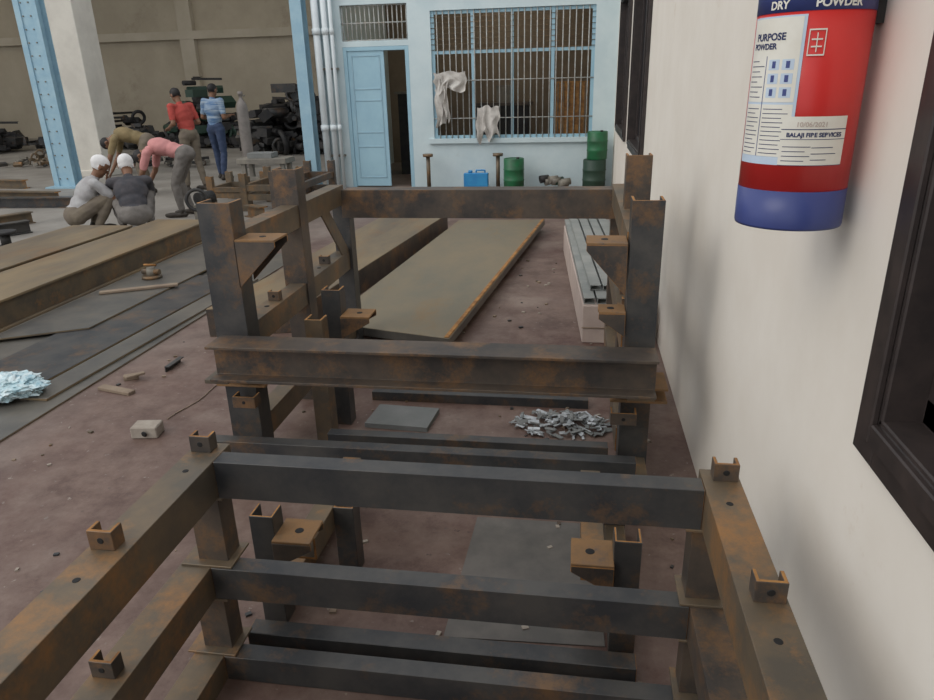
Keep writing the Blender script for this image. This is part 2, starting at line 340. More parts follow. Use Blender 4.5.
def side_window(name,y0,y1,z0,z1,mw,dep):
    mb=MB()
    for a,bb,c,d in ((y0-mw,y0,z0-mw,z1+mw),(y1,y1+mw,z0-mw,z1+mw),(y0,y1,z0-mw,z0),(y0,y1,z1,z1+mw)):
        mb.box(WX-dep,WX+.0,a,bb,c,d,M_WOOD)
    for a,bb,c,d in ((y0-mw*.45,y0,z0-mw*.45,z1+mw*.45),(y1,y1+mw*.45,z0-mw*.45,z1+mw*.45),(y0,y1,z0-mw*.45,z0),(y0,y1,z1,z1+mw*.45)):
        mb.box(WX-dep-.012,WX-dep+.001,a,bb,c,d,M_WOOD)
    for a,bb,c,d in ((y0,y0+.012,z0,z1),(y1-.012,y1,z0,z1),(y0,y1,z0,z0+.012),(y0,y1,z1-.012,z1)):
        mb.box(WX-dep,WX+.2,a,bb,c,d,M_WOOD)
    for a,bb,c,d in ((y0+.012,y0+.06,z0,z1),(y1-.06,y1-.012,z0,z1),(y0,y1,z0+.012,z0+.06),(y0,y1,z1-.06,z1-.012),((y0+y1)/2-.03,(y0+y1)/2+.03,z0,z1)):
        mb.box(WX+.04,WX+.09,a,bb,c,d,M_WOOD)
    mb.box(WX+.06,WX+.07,y0+.01,y1-.01,z0+.01,z1-.01,M_GLASS)
    mb.obj(name,.003)
side_window('window_1',*NW,.085,.022)
side_window('window_2',*FW[0],.08,.03); side_window('window_3',*FW[1],.08,.03)

FY=11.33
WL=-4.05
WIN=(-2.23,.22,.75,2.58); DOOR=(-3.62,-2.58,0,2.12); VENT=(-3.62,-2.58,2.2,2.7)
mb=MB(); wall_holes(mb,'y',FY,FY+.2,WL,WX,0,3.6,[WIN,DOOR,VENT],M_WALLB)
mb.obj('wall_far')
mb=MB(); mb.box(WL,WL+.2,FY+.2,15,0,3.6,M_WALLB); mb.obj('wall_room_left')
mb=MB(); mb.box(WL,WX,15,15.2,0,3.6,M_ROOM); mb.obj('wall_room_back')
mb=MB(); mb.box(WL,WX+.22,FY-.02,15.2,3.6,3.75,M_ROOF); mb.obj('ceiling')
mb=MB(); x0,x1,z0,z1=WIN
for a,c in ((x0,x0+.05),(x1-.05,x1),(-1.62,-1.57),(-.42,-.37),(-1.02,-.98)): mb.box(a,c,FY+.03,FY+.09,z0,z1,M_LBLUE)
for a in (z0,1.98,z1-.05): mb.box(x0,x1,FY+.035,FY+.085,a,a+.045,M_LBLUE)
n=26
for i in range(1,n):
    xx=x0+(x1-x0)*i/n; mb.cyl((xx,FY+.02,z0),(xx,FY+.02,z1),.008,.008,M_BAR,8)
for i in range(7): mb.cyl((x0,FY+.02,2.04+i*.075),(x1,FY+.02,2.04+i*.075),.004,.004,M_STEELR,6)
for zz in (1.05,1.6): mb.cyl((x0,FY+.02,zz),(x1,FY+.02,zz),.007,.007,M_BAR,8)
mb.box(x0-.08,x1+.08,FY-.05,FY,z0-.07,z0,M_WALLB)
mb.obj('window_4')
mb=MB(); x0,x1,z0,z1=VENT
for i in range(15): 
    xx=x0+.02+(x1-x0-.04)*i/14; mb.cyl((xx,FY+.05,z0),(xx,FY+.05,z1),.009,.009,M_BAR,8)
for zz in (z0+.01,(z0+z1)/2,z1-.01): mb.cyl((x0,FY+.05,zz),(x1,FY+.05,zz),.01,.01,M_BAR,8)
mb.obj('window_5')
mb=MB(); x0,x1,z0,z1=DOOR
for a,c in ((x0+.001,x0+.06),(x1-.06,x1-.001)): mb.box(a,c,FY+.001,FY+.12,0,z1-.001,M_LBLUE)
mb.box(x0+.06,x1-.06,FY+.001,FY+.12,z1-.06,z1-.001,M_LBLUE)
mb.box(x0+.06,-2.98,FY+.02,FY+.055,.02,z1-.06,M_LBLUE)
for zz in (.15,.85,1.5): 
    mb.box(x0+.13,-3.05,FY+.012,FY+.02,zz,zz+.02,M_BLUE); mb.box(x0+.13,-3.05,FY+.012,FY+.02,zz+.48,zz+.5,M_BLUE)
mb.box(x0+.12,x0+.14,FY+.012,FY+.02,.15,2.0,M_BLUE); mb.box(-3.06,-3.04,FY+.012,FY+.02,.15,2.0,M_BLUE)
mb.obj('door_1',.003)
mb=MB()
for xx,r in ((-3.97,.055),(-3.83,.045),(-3.73,.028)):
    mb.cyl((xx,FY-.12,0),(xx,FY-.12,3.6),r,r,M_PVC,16)
    for zz in (.9,2.3): mb.cyl((xx,FY-.12,zz),(xx,FY-.12,zz+.09),r*1.25,r*1.25,M_PVC,16)
    for zz in (.5,1.8): mb.box(xx-r*1.2,xx+r*1.2,FY-.13,FY-.002,zz,zz+.03,M_BRASS)
mb.obj('drain_pipes')
mb=MB(); mb.extr(pI(.18,.22,.02),(-4.22,FY-.25,0),(-4.22,FY-.25,5.5),(0,1,0),M_BLUE); mb.box(-4.38,-4.06,FY-.3,FY-.01,0,.02,M_BLUE); mb.obj('steel_stanchion')

# shed
mb=MB(); mb.box(-30,1,24,24.3,0,7,M_SHED)
for xx in (-24,-18.5,-13.2,-8.2): mb.box(xx,xx+.5,23.8,24,0,7,M_BEAMB)
mb.box(-30,1,23.78,24,3.1,3.35,M_BEAMB)
mb.obj('wall_shed_back')
mb=MB(); mb.box(-30.3,-30,11,24.3,0,7,M_SHED); mb.obj('wall_shed_left')
mb=MB(); mb.box(-30.3,1,14.0,24.3,7,7.1,M_ROOF)
mb.obj('roof_shed')
mb=MB(); mb.box(-9.75,-9.15,12.9,13.5,0,7,M_COLW); mb.box(-9.8,-9.1,12.85,13.55,0,.12,M_COLW); mb.obj('concrete_column',.01)
mb=MB()
mb.extr(pC(.10,.22,.012,1),(-9.08,11.4,0),(-9.08,11.4,6),(0,1,0),M_BLUE)
mb.extr(pC(.10,.22,.012,-1),(-8.77,11.4,0),(-8.77,11.4,6),(0,1,0),M_BLUE)
mb.box(-9.04,-8.81,11.42,11.435,0,6,M_BLUE)
for i in range(30):
    z=.15+i*.2
    for xx in (-9.0,-8.86): mb.cyl((xx,11.42,z),(xx,11.405,z),.012,.012,M_BRASS,8)
mb.box(-9.2,-8.63,11.25,11.75,0,.025,M_BLUE)
mb.obj('blue_steel_column')

# ---------------------------------------------------------------- front frame stack
mb=MB()
YB=1.45
LV=[(.722,.105,-.925,.355),(.392,.10,-.985,.350),(.085,.083,-.995,.375)]
for zi,(z,h,XL,XR) in enumerate(LV):
    mb.extr(pC(.09,h,.009,-1),(XL,.42,z-h),(XL,YB+.07,z-h),(0,0,1),M_STEELR,M_RUST)
    mb.extr(pC(.085,h,.009,1),(XR,.42,z-h),(XR,YB+.07,z-h),(0,0,1),M_STEELR if zi==0 else M_STEELB,M_RUST)
    mb.extr(pC(.055,h,.008,-1),(XL+.046,YB,z-h),(XR-.044,YB,z-h),(0,0,1),M_STEEL,M_RUST)
    mb.extr(pC(.055,h,.008,1),(XL+.046,.46,z-h),(XR-.044,.46,z-h),(0,0,1),M_STEEL,M_RUST)
    if zi<2:
        for xx,sg in ((XL,-1),(XR,1)):
            for yy in ((YB+.035,1.08) if zi==0 else (1.06,)):
                clip(mb,xx+.008*sg,yy,z)
                mb.cyl((xx,yy-.11,z-.001),(xx,yy-.11,z+.0012),.008,.008,M_HOLE,10)
            clip(mb,xx,.52,z)
for sg in (1,-1):
    for yy in (YB+.035,.62):
        for za,zb,i in ((.392,.617,0),(.085,.292,1)):
            a_,b_=(LV[i][2],LV[i+1][2]) if sg>0 else (LV[i][3],LV[i+1][3]); xx=(a_+b_)/2
            post(mb,xx+.012*sg,yy,za,zb,.085,.07,.008,M_STEELB,M_RUST)
            mb.box(xx-.075,xx+.085 if sg>0 else xx+.075,yy-.065,yy+.05,zb-.007,zb,M_STEELR)
            mb.box(xx-.07,xx+.075,yy-.06,yy+.05,za,za+.007,M_STEELR)
mb.obj('steel_frame',.0018)

mb=MB()
for xx,d in ((-.90,1),(.175,-1)):
    post(mb,xx,1.69,0,.40,.075,.07,.008,M_STEEL,M_RUST)
    post(mb,xx,2.2,0,.22,.075,.07,.008,M_STEEL,M_RUST)
    bracket(mb,xx+d*.036,1.69,.335,d,.12,.12,.10)
    mb.extr(pC(.07,.08,.008,-d),(xx+d*.0,1.72,.02),(xx+d*.0,2.3,.02),(0,0,1),M_STEELR,M_RUST)
    mb.extr(pC(.07,.08,.008,-d),(xx+d*.09,1.74,.19),(xx+d*.09,2.25,.19),(0,0,1),M_STEELR,M_RUST)
post(mb,-.74,1.95,0,.27,.07,.07,.008,M_STEEL,M_RUST)
mb.extr(pL(.06,.06,.008,-1),(-.94,1.575,.0),(.21,1.575,.0),(0,0,1),M_STEEL,M_RUST)
mb.obj('steel_frame',.0018)

# ---------------------------------------------------------------- tall rear frame stack
mb=MB()
Lx,Rx=-1.405,.262
def tpost(x,y,z1,w=.12,dy=.1,back=False,m=M_STEEL): post(mb,x,y,0,z1,w,dy,.01,m,M_RUST,back)
tpost(Lx,2.64,1.175,.14,.11,m=M_STEEL); tpost(Lx+.01,3.34,1.22,.12,.1,m=M_STEELB); tpost(Lx+.03,4.06,1.02,.1,.09,m=M_STEEL)
tpost(Rx,2.64,1.185,.115,.11,m=M_STEEL); tpost(Rx+.01,3.25,1.28,.11,.1,m=M_STEELB); tpost(Rx-.01,4.06,1.02,.1,.09,m=M_STEELB)
for x,d in ((Lx,1),(Rx,-1)):
    for z,ya,yb in ((1.05,2.7,4.0),(.654,2.7,4.1),(.215,2.7,4.1)):
        mb.extr(pC(.085,.11,.009,-d),(x+d*.02,ya,z-.11),(x+d*.02,yb,z-.11),(0,0,1),M_STEELR,M_RUST)
    bracket(mb,x+d*.065,2.655,1.03,d,.15 if d<0 else .17,.14,.2)
    for yy in (2.9,3.6): mb.cyl((x+d*.02,yy,.6535),(x+d*.02,yy,.6555),.012,.012,M_HOLE,12)
    for z in (.45,.395): mb.box(x-.10,x+.12,2.57,2.74,z,z+.01,M_BRK)
    clip(mb,x+d*.03,2.53,.46,.09,.055,.06)
    clip(mb,x+d*.05,2.53,.33,.10,.05,.06)
    clip(mb,x+d*.02,3.7,.654); clip(mb,x+d*.02,3.0,.654)
bracket(mb,Rx-.06,2.62,.77,-1,.10,.1,.10)
tpost(-1.12,3.06,.70,.09,.08); bracket(mb,-1.075,3.06,.58,1,.14,.13,.11)
tpost(-1.14,2.86,.62,.08,.08,m=M_STEELR)
mb.extr([(-.045,0),(.045,0),(.045,.009),(-.045,.009)],(Lx+.05,3.62,1.0),(Lx+.05,4.0,.62),(1,0,0),M_STEELR)
mb.extr(pL(.13,.16,.011,-1),(Lx+.06,4.02,1.025-.16),(Rx-.01,4.02,1.025-.16),(0,0,1),M_STEELB,M_RUST)
mb.extr(pI(.14,.15,.011),(-1.42,2.45,.50),(.315,2.45,.50),(0,0,1),M_STEELB,M_RUST)
mb.extr(pL(.055,.115,.009,-1),(-1.46,2.36,.145),(.255,2.36,.145),(0,0,1),M_STEEL,M_RUST)
mb.extr(pL(.05,.06,.008,-1),(-1.0,2.52,.17),(.16,2.52,.17),(0,0,1),M_STEEL,M_RUST)
mb.extr(pL(.05,.05,.008,-1),(-1.05,3.34,.0),(.1,3.34,.0),(0,0,1),M_STEEL,M_RUST)
for x in (Lx,Rx):
    mb.box(x-.05,x+.05,2.40,2.60,.483,.50,M_STEELR); mb.box(x-.05,x+.05,2.35,2.60,.11,.145,M_STEELR)
mb.obj('steel_frame',.002)

# ---------------------------------------------------------------- plates and girders
def slab(pts,z0,z1,m,ms):
    mb=MB(); a=[mb.bm.verts.new((x,y,z0)) for x,y in pts]; c=[mb.bm.verts.new((x,y,z1)) for x,y in pts]; n=len(pts)
    for i in range(n):
        f=mb.bm.faces.new((a[i],a[(i+1)%n],c[(i+1)%n],c[i])); f.material_index=mb.mi(ms)
    f=mb.bm.faces.new(a[::-1]); f.material_index=mb.mi(m); f=mb.bm.faces.new(c); f.material_index=mb.mi(m)
    return mb
mb=slab([(-1.62,4.22),(-.74,3.98),(-.33,7.9),(-1.30,7.85)],.06,.12,M_PLATE_G,M_PLATE_D)
for y in (4.5,5.6,6.8): mb.box(-1.4,-.72,y,y+.08,0,.06,M_PLANK)
mb.extr([(-.015,0),(.015,0),(.015,.008),(-.015,.008)],(-.76,3.99,.12),(-.35,7.9,.12),(0,0,1),M_RUST)
mb.obj('steel_plate',.003)
mb=slab([(-2.45,4.2),(-1.80,4.35),(-1.42,7.8),(-2.12,7.8)],0,.2,M_PLATE_O,M_STEELB); mb.obj('box_girder',.004)
def girder(x0,x1,y0,y1,h):
    mb=MB()
    mb.box(x0,x1,y0,y1,h-.02,h,M_PLATE_O); mb.box(x0,x1,y0,y1,0,.02,M_PLATE_O)
    mb.box(x0+.03,x0+.05,y0,y1,.02,h-.02,M_PLATE_O); mb.box(x1-.05,x1-.03,y0,y1,.02,h-.02,M_STEELR)
    mb.box(x0+.05,x1-.05,y0+.02,y0+.04,.02,h-.02,M_STEELR); mb.box(x0+.05,x1-.05,y1-.04,y1-.02,.02,h-.02,M_STEELR)
    return mb.obj('box_girder',.003)
girder(-4.66,-4.02,2.6,7.3,.22)
girder(-5.45,-4.74,3.2,6.95,.22)
for i,(pts,z0,z1,m) in enumerate([
    ([(-3.95,2.3),(-2.75,2.3),(-2.70,6.6),(-3.95,6.6)],0,.012,M_PLATE_D),
    ([(-3.55,3.35),(-3.02,3.2),(-2.92,5.6),(-3.5,5.7)],.012,.03,M_STEEL),
    ([(-3.0,3.1),(-2.83,3.1),(-2.72,5.6),(-2.9,5.6)],.012,.028,M_PLATE_D),
    ([(-3.9,3.9),(-3.35,4.2),(-3.3,7.0),(-3.9,7.0)],.03,.044,M_PLATE_D)]):
    mb=slab(pts,z0,z1,m,M_PLATE_O); mb.obj('steel_plate',.002)
mb=slab([(-.36,1.66),(.13,1.68),(.11,2.30),(-.34,2.30)],0,.004,M_HATCH,M_HATCH); mb.obj('floor_hatch')
mb=slab([(-1.0,3.0),(-.68,2.98),(-.66,3.2),(-.98,3.22)],0,.025,M_GREY,M_GREY); mb.obj('grey_offcut')

# ---------------------------------------------------------------- small things on floor
mb=MB(); mb.box(-2.12,-1.99,2.77,2.86,0,.06,M_BRICK,rot=.15)
mb.cyl((-2.04,2.757,.03),(-2.04,2.767,.03),.015,.015,M_HOLE,12); mb.obj('concrete_block',.006)
mb=MB(); mb.box(-2.66,-2.42,3.26,3.31,0,.02,M_PLANK,rot=-.25); mb.obj('wood_offcut',.003)
mb=MB(); mb.box(-2.60,-2.52,3.44,3.48,0,.03,M_PLANK,rot=.5); mb.box(-2.57,-2.46,3.42,3.45,.03,.045,M_PLANK,rot=.9); mb.obj('wood_offcut',.003)
mb=MB(); mb.extr(pL(.03,.035,.006),(-2.40,3.58,0),(-2.40,3.75,0),(0,0,1),M_STEEL); mb.obj('angle_offcut')
mb=MB()
pts=[Vector((-2.05,2.98,.004))]
for i in range(18): pts.append(pts[-1]+Vector((.008+.014*math.sin(i*1.1),.07,0)))
for a,c in zip(pts[:-1],pts[1:]): mb.cyl(a,c,.003,.003,M_PLANK,6)
mb.obj('loose_wire')
mb=MB(); mb.box(-3.85,-3.25,5.1,5.16,.046,.066,M_PLANK,rot=.5); mb.obj('wood_plank',.003)
mb=MB()
mb.cyl((-3.66,5.5,.045),(-3.66,5.5,.07),.085,.085,M_STEELR,16); mb.cyl((-3.66,5.5,.07),(-3.66,5.5,.14),.045,.035,M_BRASS,14)
mb.torus((-3.66,5.5,.16),(0,.3,1),.045,.01,M_RUST,20,6); mb.cyl((-3.74,5.5,.10),(-3.58,5.5,.10),.025,.025,M_STEELR,12); mb.obj('pipe_valve')
mb=MB()
for z,r in ((0,.12),(.03,.05),(.16,.12)): mb.cyl((-6.15,6.75,z),(-6.15,6.75,z+(.13 if r<.1 else .03)),r,r,M_BLACK,20)
mb.obj('cable_spool')
def crumple(name,c,r,m,seed):
    bm=bmesh.new(); bmesh.ops.create_icosphere(bm,subdivisions=5,radius=1)
    for v in bm.verts:
        n=noise.noise(v.co*2.1+Vector((seed,0,0)))*.55+abs(noise.noise(v.co*5+Vector((0,seed,0))))*.6-abs(noise.noise(v.co*11+Vector((0,seed,0))))*.25
        v.co*= (1+n*.6); v.co=Vector((v.co.x*r[0],v.co.y*r[1],max(v.co.z,-.6)*r[2]))
    zmin=min(v.co.z for v in bm.verts)
    for v in bm.verts: v.co+=Vector(c)-Vector((0,0,zmin))
    me=bpy.data.meshes.new(name); bm.to_mesh(me); bm.free(); me.materials.append(m)
    o=bpy.data.objects.new(name,me); sc.collection.objects.link(o); return o
crumple('plastic_bag',(-3.10,3.14,.031),(.19,.14,.06),M_BAG,3)
mb=MB()
for i in range(170):
    a=random.random()*6.28; r=random.random()**.6
    c=Vector((-.03+.24*r*math.cos(a),3.12+.14*r*math.sin(a),.012+.05*(1-r)*random.random()))
    M=Matrix.Translation(c)@Matrix.Rotation(random.random()*6.28,4,'Z')@Matrix.Rotation(random.uniform(-.6,.6),4,'X')
    l=random.uniform(.012,.035); w=random.uniform(.004,.012); mb.box(-l,l,-w,w,-.002,.002,M_SCRAP if random.random()<.6 else M_GREY,M=M)
mb.obj('metal_scrap_pile')
# grit and weld spatter lying on the floor (one mesh)
mb=MB(); rg=random.Random(21)
for i in range(260):
    x=rg.uniform(-2.6,.4); y=rg.uniform(1.2,6.5); s=rg.uniform(.003,.009)*(1+y*.12)
    mb.box(x-s,x+s,y-s*.7,y+s*.7,0,s*.8,rg.choice((M_BRICK,M_PLANK,M_STEEL,M_STEELR)),rot=rg.random()*3)
mb.obj('floor_grit')
mb=MB()
a_=[(.07,4.3),(.50,4.3),(.50,6.9),(-.10,6.9)]
va=[mb.bm.verts.new((x,y,0)) for x,y in a_]; vb=[mb.bm.verts.new((x,y,.25)) for x,y in a_]
for i in range(4): mb.bm.faces.new((va[i],va[(i+1)%4],vb[(i+1)%4],vb[i])).material_index=mb.mi(M_CARD)
mb.bm.faces.new(va[::-1]); mb.bm.faces.new(vb)
mb.box(.065,.505,4.29,4.30,.10,.108,M_PLANK); mb.obj('carton_stack',.004)
mb=MB()
for i in range(5):
    mb.extr(pC(.07,.04,.005,1),(.11+i*.083,4.33,.252),(-.06+i*.09,7.0,.252),(0,0,1),M_TILE,M_TILE)
for i in range(4): mb.extr(pC(.07,.035,.005,1),(.15+i*.083,4.5,.294),(-.02+i*.09,7.0,.294),(0,0,1),M_TILE,M_TILE)
mb.obj('steel_channel_bundle')

# ---------------------------------------------------------------- items at far wall
for xx in (-2.30,-1.20):
    mb=MB(); mb.cyl((xx,11.1,.02),(xx,11.1,.50),.032,.032,M_STEELR,14); mb.cyl((xx,11.1,0),(xx,11.1,.02),.09,.09,M_STEELR,16); mb.cyl((xx,11.1,.50),(xx,11.1,.54),.08,.08,M_STEELR,16); mb.obj('pipe_stand')
mb=MB(); mb.box(-1.72,-1.34,10.95,11.05,0,.26,M_CANB); mb.cyl((-1.62,11.0,.26),(-1.62,11.0,.30),.035,.035,M_CANB,12)
mb.box(-1.54,-1.38,10.985,11.015,.29,.31,M_CANB); mb.box(-1.54,-1.515,10.985,11.015,.26,.30,M_CANB); mb.box(-1.405,-1.38,10.985,11.015,.26,.30,M_CANB); mb.obj('jerry_can',.02)
def drum(x,y,z,r,h,m,name='oil_drum'):
    mb=MB(); p=[(r*.95,z),(r,z+.01)]
    for k in (.33,.66): p+=[(r,z+h*k-.012),(r*1.05,z+h*k),(r,z+h*k+.012)]
    p+=[(r,z+h-.01),(r*.96,z+h),(r*.9,z+h-.01)]
    mb.lathe(x,y,p,m); mb.cyl((x+r*.4,y,z+h-.01),(x+r*.4,y,z+h+.015),r*.15,r*.15,M_BLACK,10); mb.obj(name)
drum(-.94,10.95,0,.155,.48,M_GREEN); drum(.27,11.0,0,.17,.45,M_DGREEN); drum(.30,11.0,.45,.15,.40,M_GREEN)
mb=MB(); 
for i in range(9):
    c=Vector((-.33+random.uniform(-.2,.2),11.0+random.uniform(-.1,.1),.07+random.random()*.08))
    mb.cyl(c-Vector((.08,0,.0)),c+Vector((.05,.05,.02)),.06,.05,random.choice([M_BRASS,M_DGREEN,M_BLACK]),12)
mb.obj('machine_parts_pile')
def cloth(name,x0,x1,z0,z1,y,seed):
    bm=bmesh.new(); nx,nz=24,30; g=[]
    for j in range(nz+1):
        row=[]
        for i in range(nx+1):
            u=i/nx; v=j/nz
            x=x0+(x1-x0)*u+.06*noise.noise(Vector((v*3,seed,u*2)))+.1*(v-.5)*noise.noise(Vector((seed,v*2,1)))
            z=z1-(z1-z0)*v*(1+.28*noise.noise(Vector((u*4,seed,5))))+.05*noise.noise(Vector((u*3,9,seed)))
            yy=y+.03*math.sin(u*16+2*math.sin(v*3+seed))*(.4+v)
            row.append(bm.verts.new((x,yy,z)))
        g.append(row)
    for j in range(nz):
        for i in range(nx):
            f=bm.faces.new((g[j][i],g[j][i+1],g[j+1][i+1],g[j+1][i])); f.smooth=True
    me=bpy.data.meshes.new(name); bm.to_mesh(me); bm.free(); me.materials.append(M_CLOTH)
    o=bpy.data.objects.new(name,me); sc.collection.objects.link(o)
cloth('hanging_cloth',-2.17,-1.97,.98,1.65,FY-.10,1.3); cloth('hanging_cloth',-2.17,-1.69,1.45,1.72,FY-.10,4.1); cloth('hanging_cloth',-1.55,-1.2,.76,1.22,FY-.10,2.7)
mb=MB(); mb.box(-.35,.15,11.9,11.95,.0,1.55,M_RUST)
for i in range(6): mb.box(-.33+i*.085,-.31+i*.085,11.88,11.9,.02,1.53,M_STEELR)
mb.obj('rusty_sheet_panel')
mb=MB(); mb.box(-3.2,-2.75,13,13.5,0,1.4,M_BLACK); mb.box(-3.25,-2.7,12.95,13.55,1.4,1.44,M_BRASS); mb.obj('storage_cabinet')
mb=MB(); mb.box(-1.9,-.9,13.6,14.1,0,1.15,M_BLACK); mb.box(-1.95,-.85,13.55,14.15,1.15,1.2,M_STEELB); mb.box(-1.5,-1.2,13.7,14.0,1.2,1.5,M_BRASS); mb.obj('workbench')

# ---------------------------------------------------------------- fire extinguisher
root=bpy.data.objects.new('fire_extinguisher',None); sc.collection.objects.link(root)
CX,CY,R=.434,1.53,.102
mb=MB()
mb.lathe(CX,CY,[(.087,1.316),(R*.985,1.311),(R,1.316),(R,1.386)],M_NAVY,64)
mb.lathe(CX,CY,[(R-.0005,1.386),(R-.0005,1.70)],M_RED,64)
mb.lathe(CX,CY,[(R,1.70),(R,1.775)],M_NAVY,64)
mb.lathe(CX,CY,[(R-.0005,1.775),(R-.0005,1.80),(.095,1.83),(.08,1.86),(.05,1.885),(.025,1.895),(.022,1.93)],M_RED,64)
mb.obj('cylinder_body',parent=root)
mb=MB(); mb.cyl((CX,CY,1.925),(CX,CY,1.98),.024,.02,M_BRASS,20); mb.box(CX-.012,CX+.012,CY-.13,CY+.03,1.985,2.0,M_BLACK); mb.box(CX-.012,CX+.012,CY-.12,CY+.02,1.95,1.96,M_BLACK)
mb.cyl((CX-.02,CY,1.95),(CX-.045,CY,1.95),.018,.018,M_LABEL,16); mb.obj('valve_handle',.002,parent=root)
mb=MB(); pr=None
for i in range(25):
    t=i/24; p=Vector((CX-.03*math.sin(t*3),CY+.03+.085*math.sin(min(1,t*2)*1.57),1.94-.20*t*t))
    if pr: mb.cyl(pr,p,.01,.01,M_BLACK,10)
    pr=p
mb.obj('hose',parent=root)
mb=MB(); mb.box(CX+.09,WX-.001,CY-.02,CY+.02,1.68,1.80,M_BLACK); mb.obj('wall_bracket',parent=root)
vc=Vector((CX,CY,0)).normalized(); toc=-vc; rt=Vector((vc.y,-vc.x,0))
def cp(dl,z,rr): 
    q=toc*math.cos(dl)+rt*math.sin(dl); return Vector((CX+q.x*rr,CY+q.y*rr,z))
def patch(mb,d0,d1,z0,z1,rr,m):
    n=24; k=mb.mi(m); pr=None
    for i in range(n+1):
        d=math.radians(d0+(d1-d0)*i/n); c=(mb.bm.verts.new(cp(d,z0,rr)),mb.bm.verts.new(cp(d,z1,rr)))
        if pr: f=mb.bm.faces.new((pr[0],c[0],c[1],pr[1])); f.material_index=k; f.smooth=True
        pr=c
mb=MB()
patch(mb,-74,-6,1.435,1.695,R+.0006,M_LABELB)
patch(mb,-72,-9,1.548,1.692,R+.0010,M_LABEL)
patch(mb,-72,-9,1.450,1.544,R+.0010,M_LABEL)
patch(mb,-44,-43.2,1.450,1.628,R+.0014,M_NAVY)
for r_ in range(3):
    for c_ in range(2):
        patch(mb,-40+c_*15,-28+c_*15,1.556+r_*.024,1.574+r_*.024,R+.0013,M_LABELB)
        patch(mb,-36+c_*15,-32+c_*15,1.559+r_*.024,1.571+r_*.024,R+.0015,M_NAVY)
for r_ in range(8): patch(mb,-69,(-48,-52,-46,-55)[r_%4],1.556+r_*.009,1.5575+r_*.009,R+.0012,M_INK)
for r_ in range(11): patch(mb,-69,-47 if r_%3 else -52,1.455+r_*.008,1.4564+r_*.008,R+.0012,M_INK)
for r_ in range(11): patch(mb,-41,-13 if r_%2 else -19,1.455+r_*.008,1.4564+r_*.008,R+.0012,M_INK)
patch(mb,-17,49,1.435,1.523,R+.0016,M_LABEL)
patch(mb,-17,49,1.4995,1.501,R+.002,M_INK); patch(mb,-17,49,1.482,1.483,R+.002,M_INK); patch(mb,-17,49,1.435,1.436,R+.002,M_INK)
for r_ in range(4): patch(mb,-14,8+5*(r_%2),1.443+r_*.0085,1.4443+r_*.0085,R+.002,M_INK)
patch(mb,14,30,1.445,1.4463,R+.002,M_INK); patch(mb,14,40,1.456,1.4573,R+.002,M_INK); patch(mb,14,36,1.467,1.4683,R+.002,M_INK)
mb.obj('labels',parent=root,recalc=False)
def wrap_text(txt,size,d_center,z,rr,m,bold=0):
    cu=bpy.data.curves.new('t','FONT'); cu.body=txt; cu.size=size; cu.align_x='CENTER'; cu.offset=bold
    o=bpy.data.objects.new('t',cu); sc.collection.objects.link(o)
    dg=bpy.context.evaluated_depsgraph_get(); me=bpy.data.meshes.new_from_object(o.evaluated_get(dg)); bpy.data.objects.remove(o)
    bm=bmesh.new(); bm.from_mesh(me); bmesh.ops.triangulate(bm,faces=bm.faces)
    for v in bm.verts: v.co=cp(math.radians(d_center)+v.co.x/R,z+v.co.y,rr)
    bm.to_mesh(me); bm.free(); me.materials.clear(); me.materials.append(m)
    q=bpy.data.objects.new('lettering',me); sc.collection.objects.link(q); q.parent=root
wrap_text('POWDER',.019,22,1.706,R+.001,M_LABEL,.0006)
wrap_text('DRY',.019,-36,1.706,R+.001,M_LABEL,.0006)
wrap_text('BALAJI FIRE SERVICES',.0105,16,1.487,R+.0022,M_INK,.0004)
wrap_text('10/06/2021',.012,12,1.505,R+.0022,M_CARD,.0002)
wrap_text('PURPOSE',.017,-44,1.655,R+.0016,M_INK,.0005)
wrap_text('POWDER',.014,-50,1.640,R+.0016,M_INK,.0005)
mb=MB()
for (a0,a1,z0_,z1_) in ((-3,13,1.626,1.6285),(-3,13,1.668,1.6705),(-3,-2,1.626,1.6705),(12,13,1.626,1.6705),(0,10,1.640,1.6425),(0,10,1.652,1.6545),(4.5,5.5,1.632,1.664)):
    patch(mb,a0,a1,z0_,z1_,R+.001,M_LABEL)
mb.obj('standard_mark',parent=root,recalc=False)

# ---------------------------------------------------------------- yard / shed contents
def junk(name,cx,cy,w,d,h,n,mats,seed):
    rnd=random.Random(seed); mb=MB()
    for i in range(n):
        x=cx+rnd.uniform(-w,w)/2; y=cy+rnd.uniform(-d,d)/2; f=1-abs(x-cx)/(w*.62); z=rnd.random()**1.3*h*max(.25,f)
        s=rnd.uniform(.08,.22)*min(1.4,max(.5,h)); m=rnd.choice(mats); t=rnd.random()
        M=Matrix.Translation((x,y,max(z,s*.8)))@Matrix.Rotation(rnd.random()*6.28,4,'Z')@Matrix.Rotation(rnd.uniform(-.7,.7),4,'X')
        if t<.5: mb.box(-s,s,-s*.5,s*.5,-s*.35,s*.35,m,M=M)
        elif t<.6: mb.torus(M@Vector((0,0,0)),M.to_3x3()@Vector((1,0,.2)),s*.8,s*.22,m,20,8)
        elif t<.8: mb.cyl(M@Vector((-s,0,0)),M@Vector((s,0,0)),s*.35,s*.35,m,14)
        else: mb.extr(pL(.06,.06,.01),M@Vector((-s*2.2,0,0)),M@Vector((s*2.2,0,.02)),(0,0,1),m)
    return mb.obj(name)
junk('scrap_metal_pile',-7.0,17.6,2.6,1.4,1.8,300,[M_BLACK,M_BLACK,M_BLACK,M_STEEL],1)
junk('scrap_metal_pile',-10.4,19.5,1.8,1.2,2.0,180,[M_BLACK,M_BLACK,M_BLACK,M_DGREEN],2)
junk('scrap_metal_pile',-13.6,19.5,3.6,1.4,1.3,180,[M_BLACK,M_STEEL,M_BLACK],3)
